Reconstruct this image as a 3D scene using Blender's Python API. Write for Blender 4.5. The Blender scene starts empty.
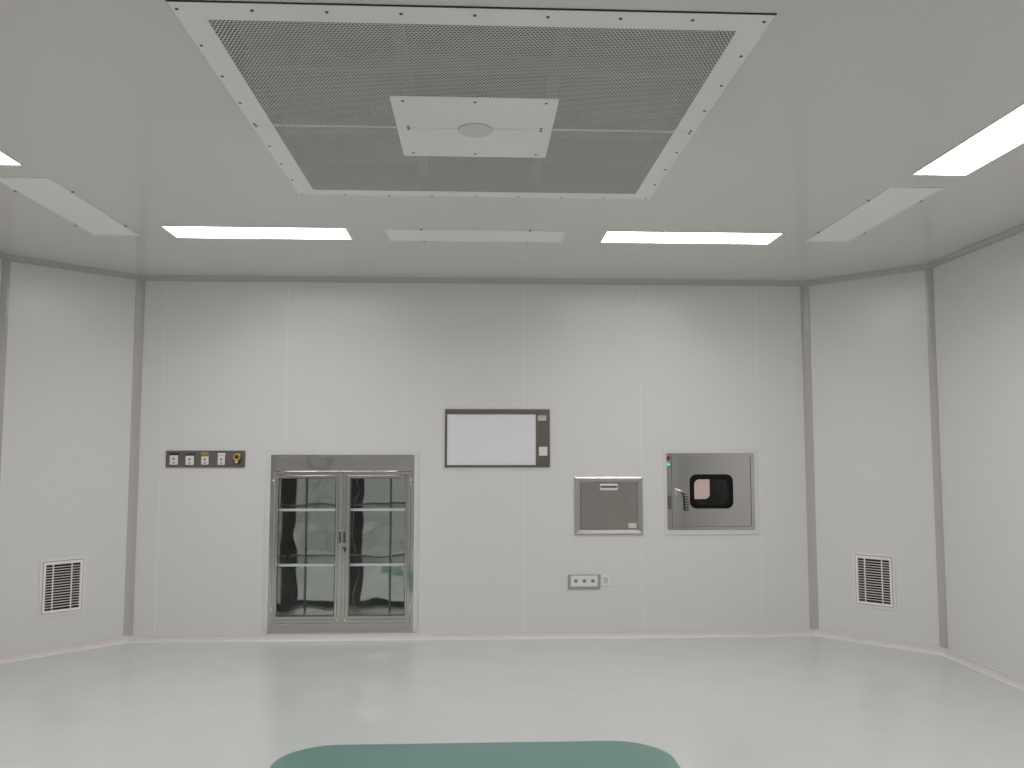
import bpy, math, random
import numpy as np
from mathutils import Matrix, Vector

scene = bpy.context.scene
COL = scene.collection

# ------------------------------------------------------------------ camera, world, exposure
EXPOSURE = 0.0
LAMP = 10.5
LAMP_BEAM = 7.6   # watts of the directed part of each lit panel
cam_data = bpy.data.cameras.new('camera')
cam_data.sensor_width = 36.0
cam_data.lens = 841.0 / 1024.0 * 36.0
cam_data.clip_start = 0.05
camera = bpy.data.objects.new('camera', cam_data)
COL.objects.link(camera)
camera.location = (0.0, 0.0, 1.5359)
camera.rotation_euler = (math.pi / 2 + 0.0801, 0.0, -0.0427)
scene.camera = camera

world = bpy.data.worlds.new('world')
scene.world = world
world.use_nodes = True
world.node_tree.nodes['Background'].inputs[0].default_value = (0.02, 0.02, 0.02, 1)
world.node_tree.nodes['Background'].inputs[1].default_value = 1.0

vs = scene.view_settings
vs.view_transform = 'Standard'
vs.look = 'None'
vs.gamma = 1.0
vs.use_curve_mapping = False
vs.exposure = EXPOSURE
# many diffuse bounces: a closed white room is lit mostly by its own walls
scene.cycles.max_bounces = 24
scene.cycles.diffuse_bounces = 14
scene.cycles.glossy_bounces = 8
scene.cycles.transparent_max_bounces = 16

# ------------------------------------------------------------------ room numbers (metres)
H = 3.0            # ceiling height
D = 7.069          # back wall
BXL, BXR = 2.806, 2.836   # back wall ends (gas outlet side, hatch side)
SXL, SXR = 3.524, 3.552   # side walls
CYL, CYR = D - (SXL - BXL), D - (SXR - BXR)  # where the angled walls meet the side walls
SX = 3.552
FY = -1.0          # front wall, behind the camera
T = 0.05           # wall thickness

# ------------------------------------------------------------------ materials
MATS = {}


def lin(r, g, b):
    f = lambda c: (c / 255 / 12.92) if c / 255 <= 0.04045 else ((c / 255 + 0.055) / 1.055) ** 2.4
    return (f(r), f(g), f(b), 1.0)


def mat(name, color, rough=0.5, metal=0.0, spec=0.5, noise=0.0, nscale=4.0, bump=0.0, bscale=2.0,
        stretch=(1, 1, 1), rnoise=0.0, emit=None, estr=0.0, coat=0.0):
    m = bpy.data.materials.new(name)
    m.use_nodes = True
    nt = m.node_tree
    b = nt.nodes['Principled BSDF']
    b.inputs['Base Color'].default_value = color
    b.inputs['Roughness'].default_value = rough
    b.inputs['Metallic'].default_value = metal
    b.inputs['Specular IOR Level'].default_value = spec
    b.inputs['Coat Weight'].default_value = coat
    if emit:
        b.inputs['Emission Color'].default_value = emit
        b.inputs['Emission Strength'].default_value = estr
    tc = nt.nodes.new('ShaderNodeTexCoord')
    mp = nt.nodes.new('ShaderNodeMapping')
    mp.inputs['Scale'].default_value = stretch
    nt.links.new(tc.outputs['Object'], mp.inputs['Vector'])
    n = nt.nodes.new('ShaderNodeTexNoise')
    n.inputs['Scale'].default_value = nscale
    n.inputs['Detail'].default_value = 4.0
    nt.links.new(mp.outputs['Vector'], n.inputs['Vector'])
    if noise > 0:
        mx = nt.nodes.new('ShaderNodeMix')
        mx.data_type = 'RGBA'
        mx.inputs['A'].default_value = tuple(max(0, c * (1 - noise)) for c in color[:3]) + (1,)
        mx.inputs['B'].default_value = tuple(min(1, c * (1 + noise)) for c in color[:3]) + (1,)
        nt.links.new(n.outputs['Fac'], mx.inputs['Factor'])
        nt.links.new(mx.outputs['Result'], b.inputs['Base Color'])
    if rnoise > 0:
        mr = nt.nodes.new('ShaderNodeMapRange')
        mr.inputs['To Min'].default_value = max(0.0, rough - rnoise)
        mr.inputs['To Max'].default_value = rough + rnoise
        nt.links.new(n.outputs['Fac'], mr.inputs['Value'])
        nt.links.new(mr.outputs['Result'], b.inputs['Roughness'])
    if bump > 0:
        n2 = nt.nodes.new('ShaderNodeTexNoise')
        n2.inputs['Scale'].default_value = bscale
        n2.inputs['Detail'].default_value = 1.0
        nt.links.new(mp.outputs['Vector'], n2.inputs['Vector'])
        bp = nt.nodes.new('ShaderNodeBump')
        bp.inputs['Strength'].default_value = 1.0
        bp.inputs['Distance'].default_value = bump
        nt.links.new(n2.outputs['Fac'], bp.inputs['Height'])
        nt.links.new(bp.outputs['Normal'], b.inputs['Normal'])
    MATS[name] = m
    return m


mat('wall_paint', (0.735, 0.735, 0.735, 1), 0.28, spec=0.7, noise=0.012, nscale=1.5, bump=0.0006, bscale=1.2)
mat('joint_sealant', (0.90, 0.90, 0.90, 1), 0.5)
mat('ceiling_paint', (0.72, 0.69, 0.66, 1), 0.15, spec=0.5, noise=0.012, nscale=1.2, bump=0.0004, bscale=1.0)
mat('floor_vinyl', (0.595, 0.63, 0.615, 1), 0.24, spec=0.5, noise=0.03, nscale=3.0, bump=0.0006, bscale=3.0, rnoise=0.05)
mat('inlay_vinyl', (0.135, 0.285, 0.25, 1), 0.33, spec=0.5, noise=0.04, nscale=3.0, rnoise=0.05)
mat('cove_white', (0.74, 0.71, 0.70, 1), 0.35)
mat('cove_grey', (0.50, 0.485, 0.455, 1), 0.2, spec=0.6)
mat('panel_white', (0.90, 0.86, 0.85, 1), 0.3, noise=0.01)
mat('wall_white', (0.79, 0.785, 0.78, 1), 0.3)
mat('trim_paint', (0.70, 0.70, 0.68, 1), 0.3)
mat('mesh_paint', (0.74, 0.73, 0.72, 1), 0.4)
mat('plenum_grey', (0.05, 0.05, 0.05, 1), 0.8)
mat('filter_grey', (0.12, 0.12, 0.118, 1), 0.8, noise=0.05)
mat('filter_bar', (0.22, 0.22, 0.22, 1), 0.6)
mat('seal_shade_black', (0.012, 0.012, 0.013, 1), 0.45)  # black of seals and duct, also painted shade in the cabinet and ceiling gap
mat('screw_steel', (0.10, 0.10, 0.10, 1), 0.4, metal=0.6)
mat('diffuser_off', (0.93, 0.92, 0.93, 1), 0.3)
mat('diffuser_lit', (0.9, 0.9, 0.9, 1), 0.4, emit=(1.0, 0.955, 0.945, 1), estr=LAMP)
mat('light_frame', (0.80, 0.795, 0.78, 1), 0.3)
mat('steel_mirror', (0.58, 0.565, 0.54, 1), 0.06, metal=1.0, bump=0.006, bscale=3.0)
mat('steel_wavy', (0.60, 0.60, 0.59, 1), 0.05, metal=1.0, bump=0.018, bscale=3.4)
mat('steel_matte', (0.66, 0.65, 0.63, 1), 0.5, metal=0.6)
mat('steel_polish', (0.58, 0.565, 0.535, 1), 0.12, metal=1.0, bump=0.003, bscale=5.0)
mat('steel_satin', (0.56, 0.545, 0.515, 1), 0.24, metal=1.0, noise=0.05, nscale=40, stretch=(0.1, 1, 3))
mat('steel_door', (0.60, 0.585, 0.555, 1), 0.09, metal=1.0, bump=0.0015, bscale=3.0)
mat('steel_brushed', (0.40, 0.38, 0.355, 1), 0.36, metal=1.0, noise=0.06, nscale=60, stretch=(0.05, 1, 3))
mat('alu_light', (0.80, 0.78, 0.76, 1), 0.4, metal=0.2)
mat('steel_bevel', (0.52, 0.50, 0.475, 1), 0.38, metal=1.0)
mat('steel_dark', (0.22, 0.205, 0.18, 1), 0.38, metal=0.9, noise=0.06, nscale=60, stretch=(0.05, 1, 3))
mat('gas_plate', (0.17, 0.155, 0.148, 1), 0.42, metal=0.5, noise=0.05, nscale=50, stretch=(0.05, 1, 3))
mat('chrome', (0.75, 0.75, 0.74, 1), 0.08, metal=1.0)
mat('acrylic_white', (0.82, 0.81, 0.84, 1), 0.28)
mat('sticker', (0.62, 0.58, 0.55, 1), 0.5)
mat('sticker_print', (0.45, 0.33, 0.30, 1), 0.5)
mat('plastic_white', (0.80, 0.80, 0.79, 1), 0.35)
mat('plastic_grey', (0.30, 0.30, 0.30, 1), 0.4)
mat('plastic_black', (0.015, 0.015, 0.017, 1), 0.35)
mat('plastic_blue', (0.06, 0.065, 0.13, 1), 0.4)
mat('plastic_yellow', (0.40, 0.24, 0.05, 1), 0.4)
mat('brass', (0.70, 0.50, 0.11, 1), 0.28, metal=0.9)
mat('brass_dark', (0.09, 0.065, 0.012, 1), 0.35, metal=0.6)
mat('chamber_shade', (0.006, 0.007, 0.009, 1), 0.5, spec=0.1)  # unlit steel inside the hatch, its darkness put into the colour
mat('rim_black', (0.006, 0.006, 0.007, 1), 0.55, spec=0.15)
mat('led_red', (0.22, 0.012, 0.015, 1), 0.25)
mat('led_green', (0.02, 0.45, 0.18, 1), 0.25, emit=(0.03, 0.75, 0.28, 1), estr=0.45)
mat('led_core', (0.5, 0.8, 0.65, 1), 0.25, emit=(0.45, 1.0, 0.7, 1), estr=0.5)
mat('window_glow', (0.55, 0.45, 0.41, 1), 0.5, emit=(0.80, 0.60, 0.52, 1), estr=0.68, noise=0.06, nscale=14)


def glass(name, tint, ior=1.45):
    m = bpy.data.materials.new(name)
    m.use_nodes = True
    nt = m.node_tree
    nt.nodes.remove(nt.nodes['Principled BSDF'])
    out = nt.nodes['Material Output']
    tr = nt.nodes.new('ShaderNodeBsdfTransparent')
    tr.inputs['Color'].default_value = tint
    gl = nt.nodes.new('ShaderNodeBsdfGlossy')
    gl.inputs['Roughness'].default_value = 0.02
    # Schlick reflectance, the same from both faces of a thin pane
    lw = nt.nodes.new('ShaderNodeLayerWeight')
    lw.inputs['Blend'].default_value = 0.5
    pw = nt.nodes.new('ShaderNodeMath')
    pw.operation = 'POWER'
    pw.inputs[1].default_value = 5.0
    nt.links.new(lw.outputs['Facing'], pw.inputs[0])
    f0 = ((ior - 1) / (ior + 1)) ** 2
    fr = nt.nodes.new('ShaderNodeMath')
    fr.operation = 'MULTIPLY_ADD'
    fr.inputs[1].default_value = 1 - f0
    fr.inputs[2].default_value = f0
    nt.links.new(pw.outputs[0], fr.inputs[0])
    mx = nt.nodes.new('ShaderNodeMixShader')
    nt.links.new(fr.outputs[0], mx.inputs[0])
    nt.links.new(tr.outputs[0], mx.inputs[1])
    nt.links.new(gl.outputs[0], mx.inputs[2])
    nt.links.new(mx.outputs[0], out.inputs['Surface'])
    MATS[name] = m


glass('glass_clear', (0.95, 0.97, 0.96, 1))
glass('glass_shelf', (0.96, 0.98, 0.97, 1), 1.3)
glass('glass_dark', (0.85, 0.86, 0.88, 1))

# ------------------------------------------------------------------ mesh helpers


class MB:
    """Collects shapes; build() links them as one mesh object."""

    def __init__(self):
        self.v, self.f, self.smooth = [], [], []

    def add(self, verts, faces, smooth=False):
        o = len(self.v)
        self.v += [tuple(p) for p in verts]
        self.f += [tuple(o + i for i in fc) for fc in faces]
        self.smooth += [smooth] * len(faces)
        return self

    def box(self, x0, x1, y0, y1, z0, z1):
        v = [(x, y, z) for x in (x0, x1) for y in (y0, y1) for z in (z0, z1)]
        return self.add(v, [(0, 1, 3, 2), (4, 6, 7, 5), (0, 4, 5, 1), (2, 3, 7, 6), (0, 2, 6, 4), (1, 5, 7, 3)])

    def disc(self, c, r, axis, h0, h1, n=24, r2=None, smooth=True):
        """cylinder / cone about axis 'y' or 'z' through c from h0 to h1"""
        r2 = r if r2 is None else r2
        vs_ = []
        for h, rr in ((h0, r), (h1, r2)):
            for i in range(n):
                a = 2 * math.pi * i / n
                p, q = rr * math.cos(a), rr * math.sin(a)
                vs_.append((c[0] + p, c[1] + h, c[2] + q) if axis == 'y' else (c[0] + p, c[1] + q, c[2] + h))
        self.add(vs_, [(i, (i + 1) % n, n + (i + 1) % n, n + i) for i in range(n)], smooth)
        o = len(self.v) - 2 * n
        self.f += [tuple(o + i for i in range(n)), tuple(o + n + i for i in range(n))]
        self.smooth += [False, False]
        return self

    def ring(self, outer, inner, y0, y1):
        """closed frame in the xz plane between two loops of equal length; y0 front, y1 back"""
        n = len(outer)
        vv = [(p[0], y0, p[1]) for p in outer] + [(p[0], y0, p[1]) for p in inner] + \
             [(p[0], y1, p[1]) for p in outer] + [(p[0], y1, p[1]) for p in inner]
        ff = []
        for i in range(n):
            j = (i + 1) % n
            ff += [(i, j, n + j, n + i), (2 * n + i, 3 * n + i, 3 * n + j, 2 * n + j),
                   (i, 2 * n + i, 2 * n + j, j), (n + i, n + j, 3 * n + j, 3 * n + i)]
        return self.add(vv, ff)

    def frame(self, x0, x1, z0, z1, w, y0, y1):
        """rectangular frame, w = width or (left, right, bottom, top)"""
        l, r, b, t = (w,) * 4 if not isinstance(w, tuple) else w
        return self.ring([(x0, z0), (x1, z0), (x1, z1), (x0, z1)],
                         [(x0 + l, z0 + b), (x1 - r, z0 + b), (x1 - r, z1 - t), (x0 + l, z1 - t)], y0, y1)

    def holed(self, a0, a1, b0, b1, holes, y0, y1, axis='y'):
        """plate with rectangular holes; in xz plane (axis y) or xy plane (axis z)"""
        A = sorted({a0, a1, *[min(max(h[i], a0), a1) for h in holes for i in (0, 1)]})
        B = sorted({b0, b1, *[min(max(h[i], b0), b1) for h in holes for i in (2, 3)]})
        na, nb = len(A) - 1, len(B) - 1
        sol = [[not any(h[0] < (A[i] + A[i + 1]) / 2 < h[1] and h[2] < (B[j] + B[j + 1]) / 2 < h[3] for h in holes)
                for j in range(nb)] for i in range(na)]
        P = (lambda a, b, y: (a, y, b)) if axis == 'y' else (lambda a, b, y: (a, b, y))
        idx = {}
        vv, ff = [], []

        def g(i, j, k):
            if (i, j, k) not in idx:
                idx[(i, j, k)] = len(vv)
                vv.append(P(A[i], B[j], (y0, y1)[k]))
            return idx[(i, j, k)]
        S = lambda i, j: 0 <= i < na and 0 <= j < nb and sol[i][j]
        for i in range(na):
            for j in range(nb):
                if not sol[i][j]:
                    continue
                ff.append((g(i, j, 0), g(i + 1, j, 0), g(i + 1, j + 1, 0), g(i, j + 1, 0)))
                ff.append((g(i, j, 1), g(i, j + 1, 1), g(i + 1, j + 1, 1), g(i + 1, j, 1)))
                for di, dj, p, q in ((-1, 0, (i, j), (i, j + 1)), (1, 0, (i + 1, j), (i + 1, j + 1)),
                                     (0, -1, (i, j), (i + 1, j)), (0, 1, (i, j + 1), (i + 1, j + 1))):
                    if not S(i + di, j + dj):
                        ff.append((g(*p, 0), g(*q, 0), g(*q, 1), g(*p, 1)))
        return self.add(vv, ff)

    def tube(self, pts, r, n=10):
        pts = [Vector(p) for p in pts]
        vv, ff = [], []
        up = Vector((0.13, 0.31, 0.94)).normalized()
        for i, p in enumerate(pts):
            d = (pts[min(i + 1, len(pts) - 1)] - pts[max(i - 1, 0)]).normalized()
            s = d.cross(up).normalized()
            t = s.cross(d)
            for k in range(n):
                a = 2 * math.pi * k / n
                vv.append(p + s * r * math.cos(a) + t * r * math.sin(a))
        for i in range(len(pts) - 1):
            for k in range(n):
                ff.append((i * n + k, i * n + (k + 1) % n, (i + 1) * n + (k + 1) % n, (i + 1) * n + k))
        ff += [tuple(range(n)), tuple((len(pts) - 1) * n + k for k in range(n))]
        return self.add(vv, ff, True)

    def mesh(self, name, off=(0, 0, 0)):
        me = bpy.data.meshes.new(name)
        me.from_pydata([(p[0] - off[0], p[1] - off[1], p[2] - off[2]) for p in self.v], [], self.f)
        me.polygons.foreach_set('use_smooth', self.smooth)
        import bmesh
        bm = bmesh.new()
        bm.from_mesh(me)
        bmesh.ops.recalc_face_normals(bm, faces=bm.faces)
        bm.to_mesh(me)
        bm.free()
        me.update()
        return me

    def build(self, name, material, parent=None, off=(0, 0, 0), bevel=0.0, label=None):
        me = self.mesh(name, off)
        me.materials.append(MATS[material])
        o = bpy.data.objects.new(name, me)
        COL.objects.link(o)
        if parent:
            o.parent = parent
        if bevel:
            b = o.modifiers.new('bevel', 'BEVEL')
            b.width = bevel
            b.segments = 2
            b.limit_method = 'ANGLE'
        if label:
            o['label'] = label
        return o


def tag(o, label, cat, group=None, kind=None):
    o['label'] = label
    o['category'] = cat
    if group:
        o['group'] = group
    if kind:
        o['kind'] = kind
    return o


def thing(name, label, cat, loc, rz=0.0, group=None, kind=None):
    o = bpy.data.objects.new(name, None)
    COL.objects.link(o)
    o.location = loc
    o.rotation_euler = (0, 0, rz)
    o.empty_display_size = 0.1
    return tag(o, label, cat, group, kind)


def link_copy(o, parent, loc=None):
    c = o.copy()
    COL.objects.link(c)
    c.parent = parent
    if loc is not None:
        c.location = loc
    return c


def rrect(x0, x1, z0, z1, r, n=6):
    """rounded rectangle loop"""
    pts = []
    for cx, cz, a0 in ((x1 - r, z1 - r, 0), (x0 + r, z1 - r, 90), (x0 + r, z0 + r, 180), (x1 - r, z0 + r, 270)):
        for i in range(n + 1):
            a = math.radians(a0 + 90 * i / n)
            pts.append((cx + r * math.cos(a), cz + r * math.sin(a)))
    return pts


# ------------------------------------------------------------------ the room shell
# plan, clockwise seen from above; each wall runs to the right as seen from inside
PLAN = [(-SXL, CYL), (-BXL, D), (BXR, D), (SXR, CYR), (SXR, FY + SXR - BXR), (BXR, FY), (-BXL, FY), (-SXL, FY + SXL - BXL)]
SIDES = ['left_corner', 'back', 'right_corner', 'right', 'front_right_corner', 'front', 'front_left_corner', 'left']

# openings in wall coordinates (u from wall start, z)
CAB = (-1.697, -0.507, 0.060, 1.513)       # instrument cabinet
VIEW = (-0.262, 0.622, 1.402, 1.892)       # film viewer
WARM = (0.850, 1.374, 0.868, 1.299)        # steel warming cupboard
PASS = (1.604, 2.356, 0.876, 1.524)        # pass-through hatch
HOLES = {'back': [(h[0] + BXL, h[1] + BXL, h[2], h[3]) for h in (CAB, VIEW, WARM, PASS)]}
L45 = (SXL - BXL) * math.sqrt(2)
HOLES['right_corner'] = [(0.372, 0.632, 0.324, 0.682)]
HOLES['left_corner'] = [(L45 - 0.644, L45 - 0.384, 0.324, 0.682)]
SEAMS = {'back': [x + BXL for x in (-2.595, -1.582, -0.590, 0.405, 1.392, 2.402)],
         'right': [0.11 + k for k in range(0, 7)], 'left': None, 'front': [0.9, 1.9, 2.9, 3.9, 4.9]}
WL = {'left_corner': 'white angled corner wall with return grille, beside the gas outlet panel',
      'back': 'white panelled back wall holding the cabinet, film viewer and hatch',
      'right_corner': 'white angled corner wall with return grille, beside the pass-through hatch',
      'right': 'white panelled side wall on the pass-through hatch side',
      'left': 'white panelled side wall on the gas outlet side',
      'front': 'white panelled wall opposite the instrument cabinet',
      'front_right_corner': 'plain white angled wall opposite, hatch side',
      'front_left_corner': 'plain white angled wall opposite, gas outlet side'}

T22 = math.tan(math.radians(22.5))
R_TOP, R_BASE, T_POST = 0.037, 0.024, 0.036
trim_n = 0


def sweep(profile, L, name, material, loc, rz):
    """profile: (inset from wall, z) points; swept along the wall, mitred at the 135 degree corners"""
    m = MB()
    n = len(profile)
    vv = [(p[0] * T22, -p[0], p[1]) for p in profile] + [(L - p[0] * T22, -p[0], p[1]) for p in profile]
    m.add(vv, [(i, i + 1, n + i + 1, n + i) for i in range(n - 1)], True)
    o = m.build(name, material)
    o.location = loc
    o.rotation_euler = (0, 0, rz)
    return o


for i, side in enumerate(SIDES):
    a, b = Vector(PLAN[i]), Vector(PLAN[(i + 1) % 8])
    d = b - a
    L = d.length
    rz = math.atan2(d.y, d.x)
    loc = (a.x, a.y, 0)
    holes = HOLES.get(side, [])
    seams = SEAMS.get(side) or ([L - 0.11 - k for k in range(6, -1, -1)] if side == 'left' else [])
    seams = [s for s in seams if 0.05 < s < L - 0.05]
    w = MB().holed(0, L, 0, H, holes, 0.0012, T).build('wall_' + side, 'joint_sealant')
    w.location = loc
    w.rotation_euler = (0, 0, rz)
    tag(w, WL[side], 'wall', kind='structure')
    edges = [0.0] + seams + [L]
    G = 0.0016
    for k in range(len(edges) - 1):
        u0 = edges[k] + (G if k else 0)
        u1 = edges[k + 1] - (G if k < len(edges) - 2 else 0)
        hh = [h for h in holes if h[0] < u1 and h[1] > u0]
        MB().holed(u0, u1, 0, H, hh, 0.0, 0.0011).build('wall_panel', 'wall_paint', w, bevel=0)
    # skirting cove: lip on the wall, curve down to the floor
    prof = [(0.0, 0.056), (0.005, 0.056), (0.0065, 0.053), (0.005, 0.050)]
    for k in range(9):
        t = math.radians(90 * k / 8)
        prof.append((0.005 + R_BASE * 0.85 * (1 - math.cos(t)), 0.002 + 0.044 * (1 - math.sin(t))))
    prof.append((0.005 + R_BASE * 0.85 + 0.004, 0.0))
    bs = sweep(prof, L, 'baseboard_' + side, 'cove_white', loc, rz)
    tag(bs, 'pale coved skirting along the ' + WL[side][0:0] + {
        'back': 'wall under the instrument cabinet', 'left_corner': 'angled wall near the gas outlets',
        'right_corner': 'angled wall near the pass-through hatch', 'right': 'side wall on the hatch side',
        'left': 'side wall on the gas outlet side', 'front': 'wall opposite the cabinet',
        'front_right_corner': 'opposite angled wall, hatch side',
        'front_left_corner': 'opposite angled wall, gas outlet side'}[side], 'skirting', kind='structure')
    # ceiling cove
    prof = [(-0.001, H - R_TOP - 0.004), (0.003, H - R_TOP - 0.004), (0.004, H - R_TOP)]
    for k in range(1, 9):
        t = math.radians(90 * k / 8)
        prof.append((0.004 + R_TOP * (1 - math.cos(t)), H - R_TOP + (R_TOP - 0.004) * math.sin(t)))
    prof += [(0.004 + R_TOP + 0.004, H - 0.004), (0.004 + R_TOP + 0.004, H + 0.001)]
    trim_n += 1
    tr = sweep(prof, L, 'trim_%d' % trim_n, 'cove_grey', loc, rz)
    tag(tr, 'grey ceiling cove above the ' + {
        'back': 'instrument cabinet wall', 'left_corner': 'angled wall near the gas outlets',
        'right_corner': 'angled wall near the pass-through hatch', 'right': 'side wall on the hatch side',
        'left': 'side wall on the gas outlet side', 'front': 'wall opposite the cabinet',
        'front_right_corner': 'opposite angled wall, hatch side',
        'front_left_corner': 'opposite angled wall, gas outlet side'}[side], 'ceiling trim', kind='structure')
    # corner post at the end of this wall
    nb = Vector(PLAN[(i + 2) % 8]) - b
    d1, d2 = d.normalized(), nb.normalized()
    A2, B2 = b - d1 * T_POST, b + d2 * T_POST
    n1 = Vector((d1.y, -d1.x))
    n2 = Vector((d2.y, -d2.x))
    R = T_POST * math.tan(math.radians(67.5))
    C = A2 + n1 * R
    a1 = math.atan2(-n1.y, -n1.x)
    a2 = math.atan2(-n2.y, -n2.x)
    da = (a2 - a1 + math.pi) % (2 * math.pi) - math.pi
    pts = [A2 - d1 * 0.002, A2 - d1 * 0.002 + n1 * 0.005]
    for k in range(13):
        t = a1 + da * k / 12
        pts.append(C + Vector((math.cos(t), math.sin(t))) * (R - 0.005))
    pts += [B2 + d2 * 0.002 + n2 * 0.005, B2 + d2 * 0.002]
    m = MB()
    n = len(pts)
    m.add([(p.x - b.x, p.y - b.y, z) for z in (0.058, H - R_TOP - 0.002) for p in pts],
          [(k, k + 1, n + k + 1, n + k) for k in range(n - 1)], False)
    for k in range(2, n - 3):
        m.smooth[k] = True
    trim_n += 1
    po = m.build('trim_%d' % trim_n, 'cove_grey')
    po.location = (b.x, b.y, 0)
    tag(po, 'grey rounded corner post ' + {
        'left_corner': 'between back wall and angled wall near the gas outlets',
        'back': 'between back wall and angled wall near the hatch',
        'right_corner': 'between angled grille wall and hatch-side side wall',
        'right': 'at far end of the hatch-side wall', 'front_right_corner': 'of the opposite wall, hatch side',
        'front': 'of the opposite wall, gas outlet side',
        'front_left_corner': 'at far end of the gas-outlet-side wall',
        'left': 'between angled grille wall and gas-outlet-side wall'}[side], 'corner post', kind='structure')

floor = MB().box(-SX - T, SX + T, FY - T, D + T, -0.05, 0.0).build('floor', 'floor_vinyl')
tag(floor, 'glossy pale mint vinyl floor of the whole room', 'floor', kind='structure')
m = MB()
loop = rrect(-1.0, 1.0, 2.74, 4.588, 0.29, 12)
n = len(loop)
m.add([(p[0], p[1], z) for z in (0.0, 0.0012) for p in loop],
      [tuple(range(n)), tuple(range(n, 2 * n))] + [(i, (i + 1) % n, n + (i + 1) % n, n + i) for i in range(n)])
m.build('floor_inlay', 'inlay_vinyl', floor, label='teal green vinyl field with rounded corners set into the floor')

# laminar flow diffuser numbers
ZP = 2.9955
LXL, LXR, LY0, LY1 = -1.0125, 1.0015, 2.675, 4.743
PXL, PXR, PY0, PY1 = -0.915, 0.902, 2.786, 4.645
LYS = 3.712
ceil = MB().holed(-SX - T, SX + T, FY - T, D + T, [(LXL + 0.03, LXR - 0.03, LY0 + 0.03, LY1 - 0.03)], H, H + 0.05, 'z') \
    .build('ceiling', 'ceiling_paint')
tag(ceil, 'smooth grey-white ceiling with flush light panels', 'ceiling', kind='structure')

# ------------------------------------------------------------------ laminar flow diffuser
lam = thing('laminar_flow_diffuser', 'large square perforated air diffuser with white border in the ceiling',
            'air diffuser', (0, (LY0 + LY1) / 2, ZP))
LO = (0, (LY0 + LY1) / 2, ZP)


def perforated(x0, x1, y0, y1, z, pitch=0.0142, hole=0.0056, th=0.0014, n=12):
    """sheet of hexagonal cells each with a round hole"""
    row = pitch * math.sqrt(3) / 2
    nx = int(math.ceil((x1 - x0) / pitch)) + 1
    ny = int(math.ceil((y1 - y0) / row)) + 1
    jj, ii = np.meshgrid(np.arange(ny), np.arange(nx), indexing='ij')
    cx = x0 + ii * pitch + (jj % 2) * pitch / 2
    cy = y0 + jj * row
    ok = (cx <= x1) & (cy <= y1)
    cx, cy = cx[ok], cy[ok]
    a = np.radians(30 + 30 * np.arange(n))
    ro = pitch / math.sqrt(3)
    rad = np.where(np.arange(n) % 2 == 0, ro, ro * math.cos(math.pi / 6))
    ox, oy = rad * np.cos(a), rad * np.sin(a)
    ix, iy = hole * np.cos(a), hole * np.sin(a)
    N = len(cx)
    V = np.zeros((N, 3 * n, 3), np.float32)
    V[:, 0:n, 0] = cx[:, None] + ox
    V[:, 0:n, 1] = cy[:, None] + oy
    V[:, n:2 * n, 0] = cx[:, None] + ix
    V[:, n:2 * n, 1] = cy[:, None] + iy
    V[:, 2 * n:, 0:2] = V[:, n:2 * n, 0:2]
    V[:, 0:2 * n, 2] = z
    V[:, 2 * n:, 2] = z + th
    V -= np.array(LO, np.float32)
    k = np.arange(n)
    k2 = (k + 1) % n
    q = np.concatenate([np.stack([k, n + k, n + k2, k2], 1), np.stack([n + k, 2 * n + k, 2 * n + k2, n + k2], 1)])
    F = (q[None] + (np.arange(N) * 3 * n)[:, None, None]).reshape(-1)
    me = bpy.data.meshes.new('perforated_sheet')
    me.vertices.add(N * 3 * n)
    me.vertices.foreach_set('co', V.reshape(-1))
    nf = len(F) // 4
    me.loops.add(nf * 4)
    me.loops.foreach_set('vertex_index', F.astype(np.int32))
    me.polygons.add(nf)
    me.polygons.foreach_set('loop_start', (np.arange(nf) * 4).astype(np.int32))
    me.update(calc_edges=True)
    me.materials.append(MATS['mesh_paint'])
    o = bpy.data.objects.new('perforated_sheet', me)
    COL.objects.link(o)
    o.parent = lam
    o['kind'] = 'stuff'
    return o


perforated(PXL - 0.01, PXR + 0.01, PY0 - 0.008, LYS - 0.008, ZP + 0.0008)['label'] = 'front half of the perforated grey sheet'
perforated(PXL - 0.01, PXR + 0.01, LYS + 0.008, PY1 + 0.008, ZP + 0.0008)['label'] = 'rear half of the perforated grey sheet'
g = 0.0015
for (y0, y1, near) in ((LY0, LYS - g, True), (LYS + g, LY1, False)):
    b = MB()
    th = 0.0006
    b.box(LXL, PXL, y0, y1, ZP, ZP + th)
    b.box(PXR, LXR, y0, y1, ZP, ZP + th)
    if near:
        b.box(PXL, PXR, y0, PY0, ZP, ZP + th)
    else:
        b.box(PXL, PXR, PY1, y1, ZP, ZP + th)
    b.build('border', 'panel_white', lam, LO, label='white screwed border strip')
# narrow strips where the two halves meet
for y0, y1 in ((LYS - 0.012, LYS - g), (LYS + g, LYS + 0.012)):
    MB().box(PXL, PXR, y0, y1, ZP - 0.0002, ZP + 0.0006).build('seam_strip', 'mesh_paint', lam, LO)
for y0, y1 in ((3.375, LYS - g), (LYS + g, 4.077)):
    MB().box(-0.361, 0.341, y0, y1, ZP - 0.0012, ZP + 0.0004).build('centre_plate', 'panel_white', lam, LO,
                                                                    label='solid white plate in the middle')
MB().disc((-0.009, 3.724, ZP), 0.078, 'z', -0.008, -0.0012, 40, 0.081).build(
    'hub_cover', 'trim_paint', lam, LO, bevel=0.003, label='round grey-white cover disc in the middle')
gk = MB().holed(LXL - 0.001, LXR + 0.001, LY0 - 0.005, LY1 + 0.002,
                [(LXL + 0.03, LXR - 0.03, LY0 + 0.03, LY1 - 0.03)], ZP + 0.0008, H, 'z')
gk.build('edge_gap_shade', 'seal_shade_black', lam, LO)  # black strip standing for the shadow in the gap at the panel edge
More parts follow.
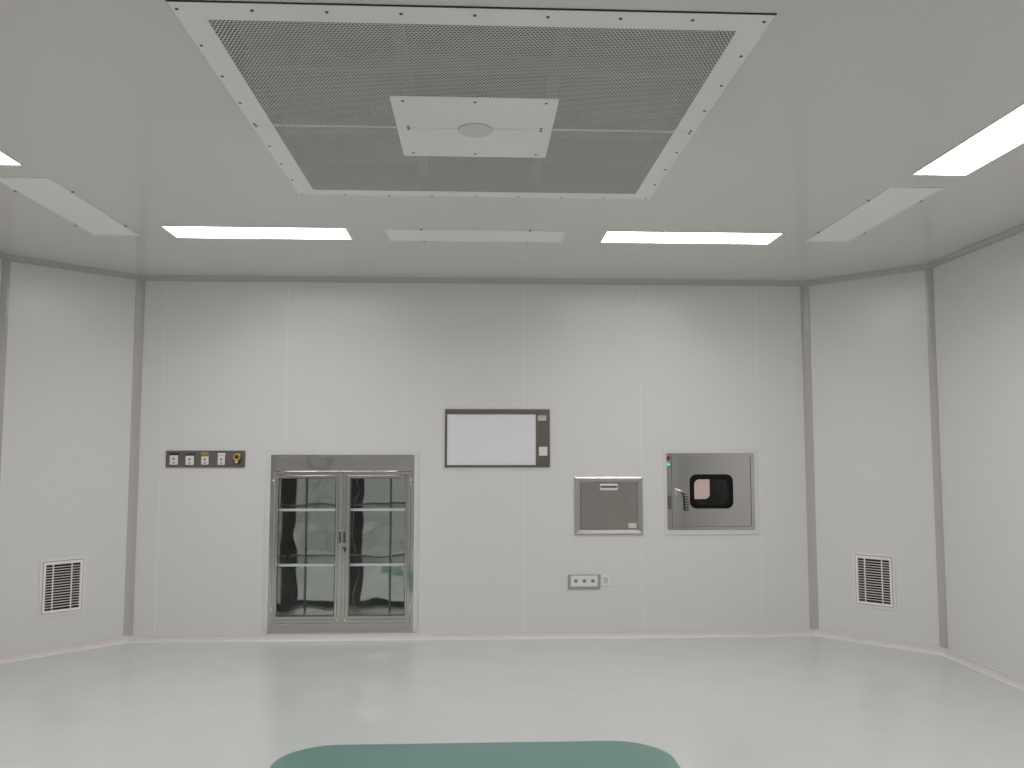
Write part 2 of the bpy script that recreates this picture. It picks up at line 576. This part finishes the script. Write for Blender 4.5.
# plenum above the sheet with the filter frames
pl = MB()
pl.holed(LXL + 0.032, LXR - 0.032, LY0 + 0.032, LY1 - 0.032, [(LXL + 0.05, LXR - 0.05, LY0 + 0.05, LY1 - 0.05)], H, H + 0.30, 'z')
pl.box(LXL + 0.032, LXR - 0.032, LY0 + 0.032, LY1 - 0.032, H + 0.30, H + 0.32)
pl.build('plenum_box', 'plenum_grey', lam, LO)
fx = [-0.94, -0.30, 0.33, 0.94]
fy = [LY0 + 0.06, 3.35, 4.03, LY1 - 0.06]
for i in range(3):
    for j in range(3):
        MB().box(fx[i] + 0.012, fx[i + 1] - 0.012, fy[j] + 0.012, fy[j + 1] - 0.012, H + 0.16, H + 0.29).build(
            'filter', 'filter_grey', lam, LO)
fb = MB()
for x in (-0.30, 0.33):
    fb.box(x - 0.022, x + 0.022, fy[0], fy[3], H + 0.09, H + 0.155)
for y in fy[1:3]:
    fb.box(fx[0], fx[3], y - 0.02, y + 0.02, H + 0.09, H + 0.155)
fb.build('filter_frame', 'filter_bar', lam, LO)
sm = MB().disc((0, 0, 0), 0.0058, 'z', -0.0022, 0.0, 12, 0.0063)
scr = sm.build('screw', 'screw_steel', lam)
spots = []
for k in range(9):
    x = -0.994 + 1.970 * k / 8
    spots += [(x, LY0 + 0.043), (x, LY1 - 0.016)]
for k in range(1, 9):
    y = LY0 + 0.043 + (LY1 - 0.016 - LY0 - 0.043) * k / 8
    if k == 4:
        for s in (-0.994, 0.976):
            spots += [(s, LYS - 0.014), (s, LYS + 0.014)]
    elif k < 8:
        spots += [(-0.994, y), (0.976, y)]
for x in (-0.311, -0.009, 0.290):
    for y in (3.420, 4.032):
        spots.append((x, y))
for x in (-0.310, 0.290):
    spots += [(x, LYS - 0.014), (x, LYS + 0.014)]
for k, (x, y) in enumerate(spots):
    p = (x - LO[0], y - LO[1], -0.0002 if abs(x) > 0.5 or y < 3.3 or y > 4.1 else -0.0012)
    if k == 0:
        scr.location = p
    else:
        link_copy(scr, lam, p)

# ------------------------------------------------------------------ ceiling light panels
LW, LH = 1.216, 0.308


def make_light():
    f = MB().holed(-LW / 2, LW / 2, -LH / 2, LH / 2, [(-LW / 2 + 0.018, LW / 2 - 0.018, -LH / 2 + 0.014, LH / 2 - 0.014)],
                   -0.003, 0.0, 'z').build('frame', 'light_frame')
    d_on = MB().box(-LW / 2 + 0.018, LW / 2 - 0.018, -LH / 2 + 0.014, LH / 2 - 0.014, -0.0026, -0.0005).build('diffuser', 'diffuser_lit')
    d_off = MB().box(-LW / 2 + 0.018, LW / 2 - 0.018, -LH / 2 + 0.014, LH / 2 - 0.014, -0.0026, -0.0005).build('diffuser', 'diffuser_off')
    s = MB().disc((0, 0, 0), 0.0075, 'z', -0.006, 0.0, 12, 0.008).build('screw', 'screw_steel')
    return f, d_on, d_off, s


PF, PON, POFF, PS = make_light()
PL = bpy.data.lights.new('lamp', 'AREA')
PL.shape = 'RECTANGLE'
PL.size, PL.size_y = LW - 0.04, LH - 0.032
PL.energy = LAMP_BEAM
PL.color = (1.0, 0.955, 0.945)
PL.spread = math.radians(152)
yr = 5.632
yf = 2 * 3.665 - yr
FIX = [
    (-1.456, 5.615, 0, True, 'glowing ceiling light panel above the steel instrument cabinet'),
    (-0.005, yr, 0, False, 'unlit ceiling light panel above the film viewer'),
    (1.462, 5.620, 0, True, 'glowing ceiling light panel above the warming cupboard and hatch'),
    (2.443, 5.078, 90, False, 'unlit ceiling light panel near the corner above the hatch-side grille'),
    (2.450, 3.662, 90, True, 'glowing ceiling light panel along the hatch-side wall'),
    (2.447, 2.246, 90, False, 'unlit ceiling light panel along the hatch-side wall, far from the grille'),
    (-2.440, 5.112, 90, False, 'unlit ceiling light panel near the corner above the gas-outlet-side grille'),
    (-2.472, 3.710, 90, True, 'glowing ceiling light panel along the gas-outlet-side wall'),
    (-2.447, 2.290, 90, False, 'unlit ceiling light panel along the gas-outlet-side wall, far from the grille'),
    (-1.455, yf, 0, True, 'glowing ceiling light panel over the opposite wall, gas outlet side'),
    (0.0, yf, 0, False, 'unlit ceiling light panel over the opposite wall'),
    (1.455, yf, 0, True, 'glowing ceiling light panel over the opposite wall, hatch side'),
]
for x, y, a, on, lab in FIX:
    t = thing('ceiling_light', lab, 'ceiling light', (x, y, H), math.radians(a),
              'lit ceiling light panels' if on else 'unlit ceiling light panels')
    link_copy(PF, t)
    link_copy(PON if on else POFF, t)
    if on:
        # LED panels shine more downwards than sideways
        c = bpy.data.objects.new('lamp', PL)
        COL.objects.link(c)
        c.parent = t
        c.location = (0, 0, -0.0035)
    for sx in (() if on else (-0.36, 0.36)):
        for sy in (-1, 1):
            link_copy(PS, t, (sx, sy * (LH / 2 + 0.004), 0))
for o in (PF, PON, POFF, PS):
    bpy.data.objects.remove(o)


# ------------------------------------------------------------------ things on the back wall
# meshes are written in (x, depth into the wall, z) and hung on an Empty at the base of the thing
def wall_thing(name, label, cat, x, z, group=None):
    t = thing(name, label, cat, (x, D, z), 0, group)
    return t, (x, 0, z)


# ---- instrument cabinet
cab, CO = wall_thing('instrument_cabinet', 'recessed stainless steel cabinet with two glazed doors near the floor',
                     'cabinet', -1.102, 0.060)
x0, x1, z0, z1 = CAB
e = 0.002
x0 += e; x1 -= e; z0 += e; z1 -= e
DEP = 0.37
MB().frame(x0 - 0.034, x1 + 0.034, z0 - 0.001, z1 + 0.034, (0.036, 0.036, 0.0015, 0.036), -0.010, 0.0).build(
    'surround_trim', 'trim_paint', cab, CO, bevel=0.002, label='pale painted trim around the cabinet')
s = MB()
s.box(x0, x0 + 0.004, 0.03, DEP, z0, z1)
s.box(x1 - 0.004, x1, 0.03, DEP, z0, z1)
s.box(x0, x1, 0.03, DEP, z1 - 0.145, z1 - 0.141)
s.build('carcass', 'steel_door', cab, CO)
MB().box(x0 + 0.004, x1 - 0.004, 0.035, DEP - 0.0005, 0.125, 0.130).build('bottom_shelf', 'steel_matte', cab, CO)
MB().frame(x0 + 0.0005, x1 - 0.0005, z0, z1 - 0.10, (0.036, 0.036, 0.060, 0.06), 0.0302, 0.034).build('frame_back_shade', 'seal_shade_black', cab, CO)  # black lining paints the unlit back of the face frame
# back sheet: a grid, its ripples come from the material relief
MB().box(x0, x1, DEP, DEP + 0.004, z0, z1).build('back_sheet', 'steel_wavy', cab, CO, label='rippled mirror steel back sheet')
MB().frame(x0, x1, z0, z1, (0.030, 0.030, 0.0, 0.020), -0.010, 0.030).build('face_frame', 'steel_mirror', cab, CO, bevel=0.003)
MB().box(x0 + 0.030, x1 - 0.030, -0.003, 0.028, 1.372, z1 - 0.020).build('header_panel', 'steel_mirror', cab, CO, bevel=0.002)
MB().box(x0 + 0.002, x1 - 0.002, -0.006, 0.030, z0, 0.134).build('plinth', 'steel_satin', cab, CO, bevel=0.002)
for side, dx0, dx1, gx0, gx1 in ((0, -1.664, -1.0995, -1.622, -1.162), (1, -1.0965, -0.540, -1.036, -0.586)):
    dz0, dz1, gz0, gz1 = 0.138, 1.370, 0.200, 1.312
    dr = MB()
    out = [(dx0, dz0), (dx1, dz0), (dx1, dz1), (dx0, dz1)]
    inn = [(gx0, gz0), (gx1, gz0), (gx1, gz1), (gx0, gz1)]
    step = lambda q: [(o_[0] + (i_[0] - o_[0]) * q, o_[1] + (i_[1] - o_[1]) * q) for o_, i_ in zip(out, inn)]
    # stepped steel door frame: flat rail, raised bead, sloping rebate to the glass
    levels = [(0.0, 0.022), (0.0, -0.012), (0.42, -0.013), (0.46, -0.008), (0.54, -0.008), (0.58, -0.013), (0.86, -0.012), (1.0, 0.000), (1.0, 0.020)]
    vv, ff = [], []
    for q, y in levels:
        vv += [(p[0], y, p[1]) for p in step(q)]
    for l in range(len(levels) - 1):
        for k in range(4):
            k2 = (k + 1) % 4
            ff.append((l * 4 + k, l * 4 + k2, l * 4 + 4 + k2, l * 4 + 4 + k))
    dr.add(vv, ff)
    door = dr.build('door', 'steel_polish', cab, CO)
    MB().frame(dx0 + 0.001, dx1 - 0.001, dz0 + 0.001, dz1 - 0.001,
               (gx0 - dx0 - 0.002, dx1 - gx1 - 0.002, gz0 - dz0 - 0.002, dz1 - gz1 - 0.002), 0.0205, 0.028).build(
        'door_back_shade', 'seal_shade_black', door, CO, label='inner face of the door frame, its shade painted black')  # shade on the back of the door frame, as black colour
    MB().box(gx0 - 0.004, gx1 + 0.004, 0.006, 0.011, gz0 - 0.004, gz1 + 0.004).build('glass_pane', 'glass_clear', door, CO)
    hx = -1.115 if side == 0 else -1.081
    pull = MB().frame(hx - 0.010, hx + 0.010, 0.782, 0.886, 0.004, -0.019, -0.0125)
    pull.build('finger_pull', 'steel_satin', door, CO, bevel=0.0015)
    MB().box(hx - 0.0055, hx + 0.0055, -0.0145, -0.0122, 0.787, 0.881).build('pull_recess', 'plastic_black', door, CO)
    if side == 1:
        kk = MB().disc((-1.076, 0, 0.742), 0.011, 'y', -0.022, -0.012, 18)
        kk.build('lock', 'brass_dark', door, CO)
        MB().box(-1.079, -1.068, -0.034, -0.022, 0.714, 0.748).build('key', 'screw_steel', door, CO, bevel=0.002)
        MB().box(-1.098, -1.078, -0.016, -0.0125, 0.745, 0.752).build('lock_bolt', 'brass_dark', door, CO)
    for hz in (0.235, 1.285):
        hx2 = dx0 - 0.004 if side == 0 else dx1 + 0.004
        MB().disc((hx2, -0.008, hz), 0.006, 'z', -0.035, 0.035, 12).build('hinge', 'steel_satin', door, CO)
for z in (1.050, 0.597):
    sh = MB().box(x0 + 0.012, x1 - 0.012, 0.050, DEP - 0.012, z, z + 0.006).build('shelf', 'glass_shelf', cab, CO)
    MB().box(x0 + 0.012, x1 - 0.012, 0.044, 0.050, z - 0.008, z + 0.013).build('shelf_edge', 'acrylic_white', sh, CO, bevel=0.001)
for x in (-1.468, -0.740):
    slots = [(x - 0.004, x + 0.004, zz, zz + 0.016) for zz in np.arange(0.17, 1.34, 0.0325)]
    st = MB().holed(x - 0.009, x + 0.009, 0.140, 1.365, slots, DEP - 0.010, DEP - 0.006).build('shelf_rail', 'steel_dark', cab, CO)
    MB().box(x - 0.009, x + 0.009, DEP - 0.005, DEP - 0.001, 0.140, 1.365).build('rail_backing', 'seal_shade_black', st, CO)

# ---- film viewer
fv, FO = wall_thing('film_viewer', 'wide steel-framed wall light box with blank white screen', 'light box', 0.180, 1.402)
x0, x1, z0, z1 = VIEW
x0 += e; x1 -= e; z0 += e; z1 -= e
MB().frame(x0 - 0.022, x1 + 0.014, z0 - 0.022, z1 + 0.014, (0.024, 0.016, 0.024, 0.016), -0.005, 0.0).build(
    'surround_trim', 'trim_paint', fv, FO, bevel=0.0015)
MB().frame(x0, x1, z0, z1, (0.018, 0.118, 0.018, 0.042), -0.012, 0.045).build('steel_frame', 'steel_dark', fv, FO, bevel=0.002)
MB().box(x0 + 0.018, x1 - 0.118, -0.006, 0.004, z0 + 0.018, z1 - 0.042).build('screen', 'acrylic_white', fv, FO, bevel=0.0015)
MB().box(x1 - 0.117, x1 - 0.002, -0.013, -0.0115, z0 + 0.002, z0 + 0.448).build('control_plate', 'steel_dark', fv, FO)
stk = MB().box(0.520, 0.590, -0.0138, -0.013, 1.796, 1.838).build('rating_label', 'sticker', fv, FO, label='small pale sticker')
MB().box(0.526, 0.584, -0.0142, -0.0138, 1.822, 1.828).build('print_line', 'sticker_print', stk, FO)
MB().box(0.526, 0.566, -0.0142, -0.0138, 1.808, 1.812).build('print_line', 'sticker_print', stk, FO)
sw = MB().box(0.527, 0.598, -0.021, -0.013, 1.501, 1.575).build('switch_plate', 'plastic_white', fv, FO, bevel=0.003)
for a in (0.531, 0.5635):
    r = MB()
    r.add([(a, -0.021, 1.507), (a + 0.031, -0.021, 1.507), (a + 0.031, -0.0225, 1.538), (a, -0.0225, 1.538),
           (a + 0.031, -0.027, 1.569), (a, -0.027, 1.569), (a + 0.031, -0.021, 1.569), (a, -0.021, 1.569)],
          [(0, 1, 2, 3), (3, 2, 4, 5), (5, 4, 6, 7), (0, 3, 5, 7), (1, 6, 4, 2), (0, 7, 6, 1)])
    r.build('rocker', 'plastic_white', sw, FO)

# ---- steel warming cupboard
wc, WO = wall_thing('warming_cupboard', 'square brushed steel wall cupboard with recessed pull beside the hatch', 'cupboard', 1.111, 0.843)
ox0, ox1, oz0, oz1 = 0.824, 1.399, 0.843, 1.324
ix0, ix1, iz0, iz1 = 0.871, 1.357, 0.884, 1.282
loops = [((ox0, ox1, oz0, oz1), 0.0), ((ox0, ox1, oz0, oz1), -0.0099), ((ox0 + 0.012, ox1 - 0.012, oz0 + 0.012, oz1 - 0.012), -0.0158),
         ((ix0, ix1, iz0, iz1), -0.008), ((ix0, ix1, iz0, iz1), 0.020)]
vv, ff = [], []
for (a, b, c, d), y in loops:
    vv += [(a, y, c), (b, y, c), (b, y, d), (a, y, d)]
for l in range(4):
    for k in range(4):
        k2 = (k + 1) % 4
        ff.append((l * 4 + k, l * 4 + k2, l * 4 + 4 + k2, l * 4 + 4 + k))
MB().add(vv, ff).build('bevelled_frame', 'steel_bevel', wc, WO)
MB().box(WARM[0] + 0.022, WARM[1] - 0.022, 0.018, 0.30, WARM[2] + 0.02, WARM[3] - 0.02).build('body', 'steel_brushed', wc, WO)
wd = MB().holed(ix0 + 0.003, ix1 - 0.003, iz0 + 0.003, iz1 - 0.003, [(1.048, 1.180, 1.220, 1.258)], -0.010, 0.012).build(
    'door', 'steel_brushed', wc, WO)
ph = MB().frame(1.040, 1.188, 1.212, 1.265, (0.005, 0.005, 0.019, 0.016), -0.0145, -0.010).build('recessed_pull', 'alu_light', wd, WO, bevel=0.0015)
cup = MB()
cup.add([(1.047, -0.010, 1.219), (1.181, -0.010, 1.219), (1.181, 0.010, 1.240), (1.047, 0.010, 1.240),
         (1.181, 0.010, 1.259), (1.047, 0.010, 1.259)], [(0, 1, 2, 3), (3, 2, 4, 5)])
cup.build('pull_cup', 'steel_bevel', ph, WO)
MB().box(1.047, 1.181, -0.013, -0.009, 1.232, 1.249).build('pull_lip', 'steel_dark', ph, WO)
stk = MB().box(1.276, 1.345, -0.0108, -0.010, 0.898, 0.939).build('rating_label', 'sticker', wd, WO, label='small pale sticker')
MB().box(1.284, 1.318, -0.0112, -0.0108, 0.920, 0.930).build('print_line', 'trim_paint', stk, WO)
MB().box(1.284, 1.338, -0.0112, -0.0108, 0.906, 0.911).build('print_line', 'trim_paint', stk, WO)

# ---- pass-through hatch
ps, PO = wall_thing('pass_through_hatch', 'polished steel pass-through hatch with black-rimmed window and status lights', 'hatch', 1.980, 0.840)
x0, x1, z0, z1 = PASS
x0 += e; x1 -= e; z0 += e; z1 -= e
MB().frame(1.582, 2.392, 0.840, 1.556, (0.025, 0.039, 0.039, 0.035), -0.007, 0.0).build('surround_trim', 'trim_paint', ps, PO, bevel=0.002)
MB().frame(x0, x1, z0, z1, (0.041, 0.032, 0.029, 0.024), -0.009, 0.04).build('steel_frame', 'steel_door', ps, PO, bevel=0.003)
MB().frame(1.640, 2.330, 0.900, 1.506, 0.012, 0.0005, 0.03).build('door_seal', 'seal_shade_black', ps, PO)
wx0, wx1, wz0, wz1 = 1.805, 2.166, 1.061, 1.340
N6 = 8
outer_l = rrect(1.650, 2.319, 0.908, 1.498, 0.002, N6)
inner_l = rrect(wx0, wx1, wz0, wz1, 0.055, N6)
pd = MB().ring(outer_l, inner_l, -0.006, 0.022).build('door', 'steel_door', ps, PO)
MB().ring(rrect(wx0 - 0.004, wx1 + 0.004, wz0 - 0.004, wz1 + 0.004, 0.057, N6), rrect(1.838, 2.134, 1.094, 1.302, 0.046, N6),
          -0.010, 0.020).build('window_rim', 'rim_black', pd, PO, label='black rounded window rim')
lp = rrect(1.832, 2.140, 1.088, 1.313, 0.038, N6)
n = len(lp)
MB().add([(p[0], y, p[1]) for y in (0.004, 0.009) for p in lp],
         [tuple(range(n)), tuple(range(n, 2 * n))] + [(i, (i + 1) % n, n + (i + 1) % n, n + i) for i in range(n)]).build(
    'window_pane', 'glass_dark', pd, PO)
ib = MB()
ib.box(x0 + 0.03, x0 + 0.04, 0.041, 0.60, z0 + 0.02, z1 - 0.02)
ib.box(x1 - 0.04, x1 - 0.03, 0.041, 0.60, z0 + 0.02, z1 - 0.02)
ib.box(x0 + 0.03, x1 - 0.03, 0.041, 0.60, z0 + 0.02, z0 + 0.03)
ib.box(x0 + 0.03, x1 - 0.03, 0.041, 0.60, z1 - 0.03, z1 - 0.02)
ib.build('chamber', 'chamber_shade', ps, PO)
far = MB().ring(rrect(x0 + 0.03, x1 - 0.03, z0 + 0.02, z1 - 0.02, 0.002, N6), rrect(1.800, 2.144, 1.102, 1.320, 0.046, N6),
                0.60, 0.62).build('far_door', 'chamber_shade', ps, PO)
lp = rrect(1.794, 2.150, 1.096, 1.326, 0.046, N6)
MB().add([(p[0], y, p[1]) for y in (0.621, 0.625) for p in lp],
         [tuple(range(n)), tuple(range(n, 2 * n))] + [(i, (i + 1) % n, n + (i + 1) % n, n + i) for i in range(n)]).build(
    'far_window', 'window_glow', far, PO, label='pinkish lit window at the back of the hatch')
# lever latch
hd = MB()
hd.box(1.668, 1.700, -0.016, -0.006, 1.150, 1.226)
hl = hd.build('latch_plate', 'chrome', pd, PO, bevel=0.003)
pts = [(1.684, -0.016, 1.210), (1.684, -0.034, 1.212), (1.700, -0.038, 1.213), (1.728, -0.038, 1.208), (1.748, -0.037, 1.190),
       (1.760, -0.036, 1.160), (1.765, -0.036, 1.110), (1.764, -0.036, 1.040)]
MB().tube(pts[:5], 0.009).build('lever', 'chrome', hl, PO)
MB().tube(pts[4:], 0.013).build('lever_reflection', 'plastic_grey', hl, PO, label='dark ribbed shape standing for the lever reflection')  # dark shape in place of the lever's reflection in the door
for zz in np.arange(1.048, 1.185, 0.022):
    xx = float(np.interp(zz, [1.04, 1.11, 1.16, 1.19], [1.764, 1.765, 1.760, 1.748]))
    MB().disc((xx, -0.036, float(zz)), 0.0155, 'z', -0.004, 0.004, 12).build('reflection_ring', 'plastic_black', hl, PO)  # black rings break up the same modelled reflection
MB().box(1.613, 1.640, -0.022, -0.009, 1.055, 1.170).build('handle_reflection', 'steel_dark', ps, PO, bevel=0.004)  # dark block standing for the handle's reflection in the steel frame
for nm, zc in (('red', 1.481), ('green', 1.428)):
    l = MB().disc((1.621, 0, zc), 0.0165, 'y', -0.016, -0.009, 20).build('status_light', 'led_' + nm, ps, PO, bevel=0.003, label=nm + ' status light')
    if nm == 'green':
        MB().disc((1.621, 0, zc), 0.006, 'y', -0.018, -0.016, 12).build('light_core', 'led_core', l, PO)

# ---- triple socket outlet and earth terminal
so, SO = wall_thing('socket_outlet', 'steel-framed white triple power socket low on the wall', 'socket', 0.901, 0.396)
MB().ring([(0.767, 0.396), (1.035, 0.396), (1.035, 0.518), (0.767, 0.518)], [(0.790, 0.420), (1.014, 0.420), (1.014, 0.508), (0.790, 0.508)],
          -0.010, 0.0).build('steel_plate', 'steel_bevel', so, SO, bevel=0.003)
ins = MB().box(0.790, 1.014, -0.013, -0.002, 0.420, 0.508).build('insert', 'plastic_white', so, SO, bevel=0.003)
for x in (0.832, 0.902, 0.974):
    sk = MB()
    ro = [(x + 0.020 * math.cos(2 * math.pi * k / 24), 0.465 + 0.020 * math.sin(2 * math.pi * k / 24)) for k in range(24)]
    ri = [(x + 0.016 * math.cos(2 * math.pi * k / 24), 0.465 + 0.016 * math.sin(2 * math.pi * k / 24)) for k in range(24)]
    sk.ring(ro, ri, -0.0155, -0.0132)
    sko = sk.build('socket', 'plastic_white', so, SO)
    MB().disc((x, 0, 0.465), 0.016, 'y', -0.0142, -0.0132, 20).build('socket_well', 'plastic_grey', sko, SO)
    for dx in (-0.007, 0.007):
        MB().disc((x + dx, 0, 0.463), 0.003, 'y', -0.0150, -0.0142, 10).build('pin_hole', 'plastic_black', sko, SO)
te, TO = wall_thing('wall_terminal', 'small white square wall plate beside the triple socket', 'wall plate', 1.088, 0.422)
tp = MB().box(1.045, 1.131, -0.009, 0.0, 0.424, 0.510).build('plate', 'plastic_white', te, TO, bevel=0.004)
MB().box(1.064, 1.098, -0.012, -0.009, 0.444, 0.494).build('terminal_cover', 'sticker', te, TO, bevel=0.002)

# ---- medical gas outlet panel
gp, GO = wall_thing('gas_outlet_panel', 'dark strip plate with four gas outlets and a brass coupling', 'outlet panel', -2.227, 1.405)
MB().box(-2.549, -1.905, -0.012, 0.0, 1.406, 1.543).build('plate', 'gas_plate', gp, GO, bevel=0.002)
for (a, b, c, d, cap, ca, cb, cc, cd) in (
        (-2.519, -2.451, 1.428, 1.505, 'plastic_black', -2.523, -2.446, 1.507, 1.524),
        (-2.391, -2.322, 1.426, 1.501, 'plastic_blue', -2.399, -2.313, 1.503, 1.523),
        (-2.264, -2.202, 1.428, 1.496, 'plastic_yellow', -2.268, -2.198, 1.500, 1.534),
        (-2.130, -2.070, 1.426, 1.500, 'plastic_white', -2.132, -2.068, 1.502, 1.524)):
    ob = MB().box(a + 0.006, b + 0.004, -0.024, -0.012, c, d).build('gas_outlet', 'plastic_white', gp, GO, bevel=0.004)
    MB().box(ca + 0.005, cb + 0.005, -0.021, -0.012, cc, cd).build('outlet_cap', cap, ob, GO, bevel=0.004)
    xm, zm = (a + b) / 2 + 0.007, c + (d - c) * 0.62
    MB().disc((xm, 0, zm), 0.018, 'y', -0.029, -0.024, 18).build('outlet_collar', 'plastic_white', ob, GO, bevel=0.002)
    MB().disc((xm, 0, zm), 0.0075, 'y', -0.0305, -0.029, 14).build('outlet_port', 'plastic_black', ob, GO)
    MB().disc((xm, 0, c + (d - c) * 0.2), 0.008, 'y', -0.026, -0.024, 14).build('release_button', 'plastic_grey', ob, GO)
bc = MB()
kn = [(-1.966 + r * math.cos(2 * math.pi * k / 24), 1.492 + r * math.sin(2 * math.pi * k / 24)) for r in (0.031, 0.016) for k in range(24)]
bc.ring(kn[:24], kn[24:], -0.038, -0.016)
bco = bc.build('brass_coupling', 'brass', gp, GO, bevel=0.003, label='brass round coupling')
MB().disc((-1.966, 0, 1.492), 0.016, 'y', -0.036, -0.012, 18).build('coupling_bore', 'brass_dark', bco, GO)
MB().box(-1.990, -1.941, -0.030, -0.012, 1.432, 1.474).build('coupling_base', 'brass_dark', bco, GO, bevel=0.006)
MB().box(-1.981, -1.957, -0.036, -0.030, 1.440, 1.466).build('coupling_tag', 'sticker', bco, GO, bevel=0.002)

# ------------------------------------------------------------------ return air grilles on the angled walls
def grille(label, corner, rz, uc, zb=0.287):
    t = thing('return_air_grille', label, 'air grille', (corner[0] + uc * math.cos(rz), corner[1] + uc * math.sin(rz), zb), rz,
              'return air grilles on the angled walls')
    O = (0, 0, zb)
    hw, zo0, zo1 = 0.124, 0.332, 0.674
    MB().frame(-hw - 0.042, hw + 0.042, zo0 - 0.045, zo1 + 0.048, 0.0215, -0.006, 0.0).build('outer_flange', 'wall_white', t, O, bevel=0.002)
    MB().frame(-hw - 0.017, hw + 0.017, zo0 - 0.020, zo1 + 0.023, (0.017, 0.017, 0.020, 0.023), -0.008, 0.006).build('inner_frame', 'panel_white', t, O, bevel=0.001)
    MB().frame(-hw - 0.0203, hw + 0.0203, zo0 - 0.0233, zo1 + 0.0263, 0.0032, -0.003, 0.004).build('joint', 'screw_steel', t, O)
    bb = MB()
    bb.box(-hw, hw, 0.10, 0.11, zo0 - 0.004, zo1 + 0.004)
    bb.frame(-hw - 0.006, hw + 0.006, zo0 - 0.006, zo1 + 0.006, 0.005, 0.0065, 0.11)
    bb.build('duct', 'seal_shade_black', t, O)
    NS = 17
    p = (zo1 - zo0) / NS
    sl = MB()
    hh = p * 0.27
    sl.add([(x, y, z) for x in (-hw, hw) for y, z in ((-0.004, 0), (-0.004, hh), (0.006, hh - 0.001), (0.006, -0.001))],
           [(0, 1, 2, 3), (4, 7, 6, 5), (0, 4, 5, 1), (1, 5, 6, 2), (2, 6, 7, 3), (3, 7, 4, 0)])
    s0 = sl.build('slat', 'panel_white', t)
    for k in range(NS - 1):
        pos = (0, 0, zo0 + p * (k + 1) - hh / 2 - zb)
        if k == 0:
            s0.location = pos
        else:
            link_copy(s0, t, pos)
    for fr in (0.215, 0.755):
        x = -hw + 2 * hw * fr
        MB().box(x - 0.0032, x + 0.0032, -0.0055, 0.008, zo0, zo1).build('mullion', 'panel_white', t, O)
    return t


grille('white slatted return air grille on the angled wall beside the hatch', (BXR, D), math.radians(-45), 0.502)
grille('white slatted return air grille on the angled wall beside the gas outlets', (-SXL, CYL), math.radians(45), L45 - 0.514)
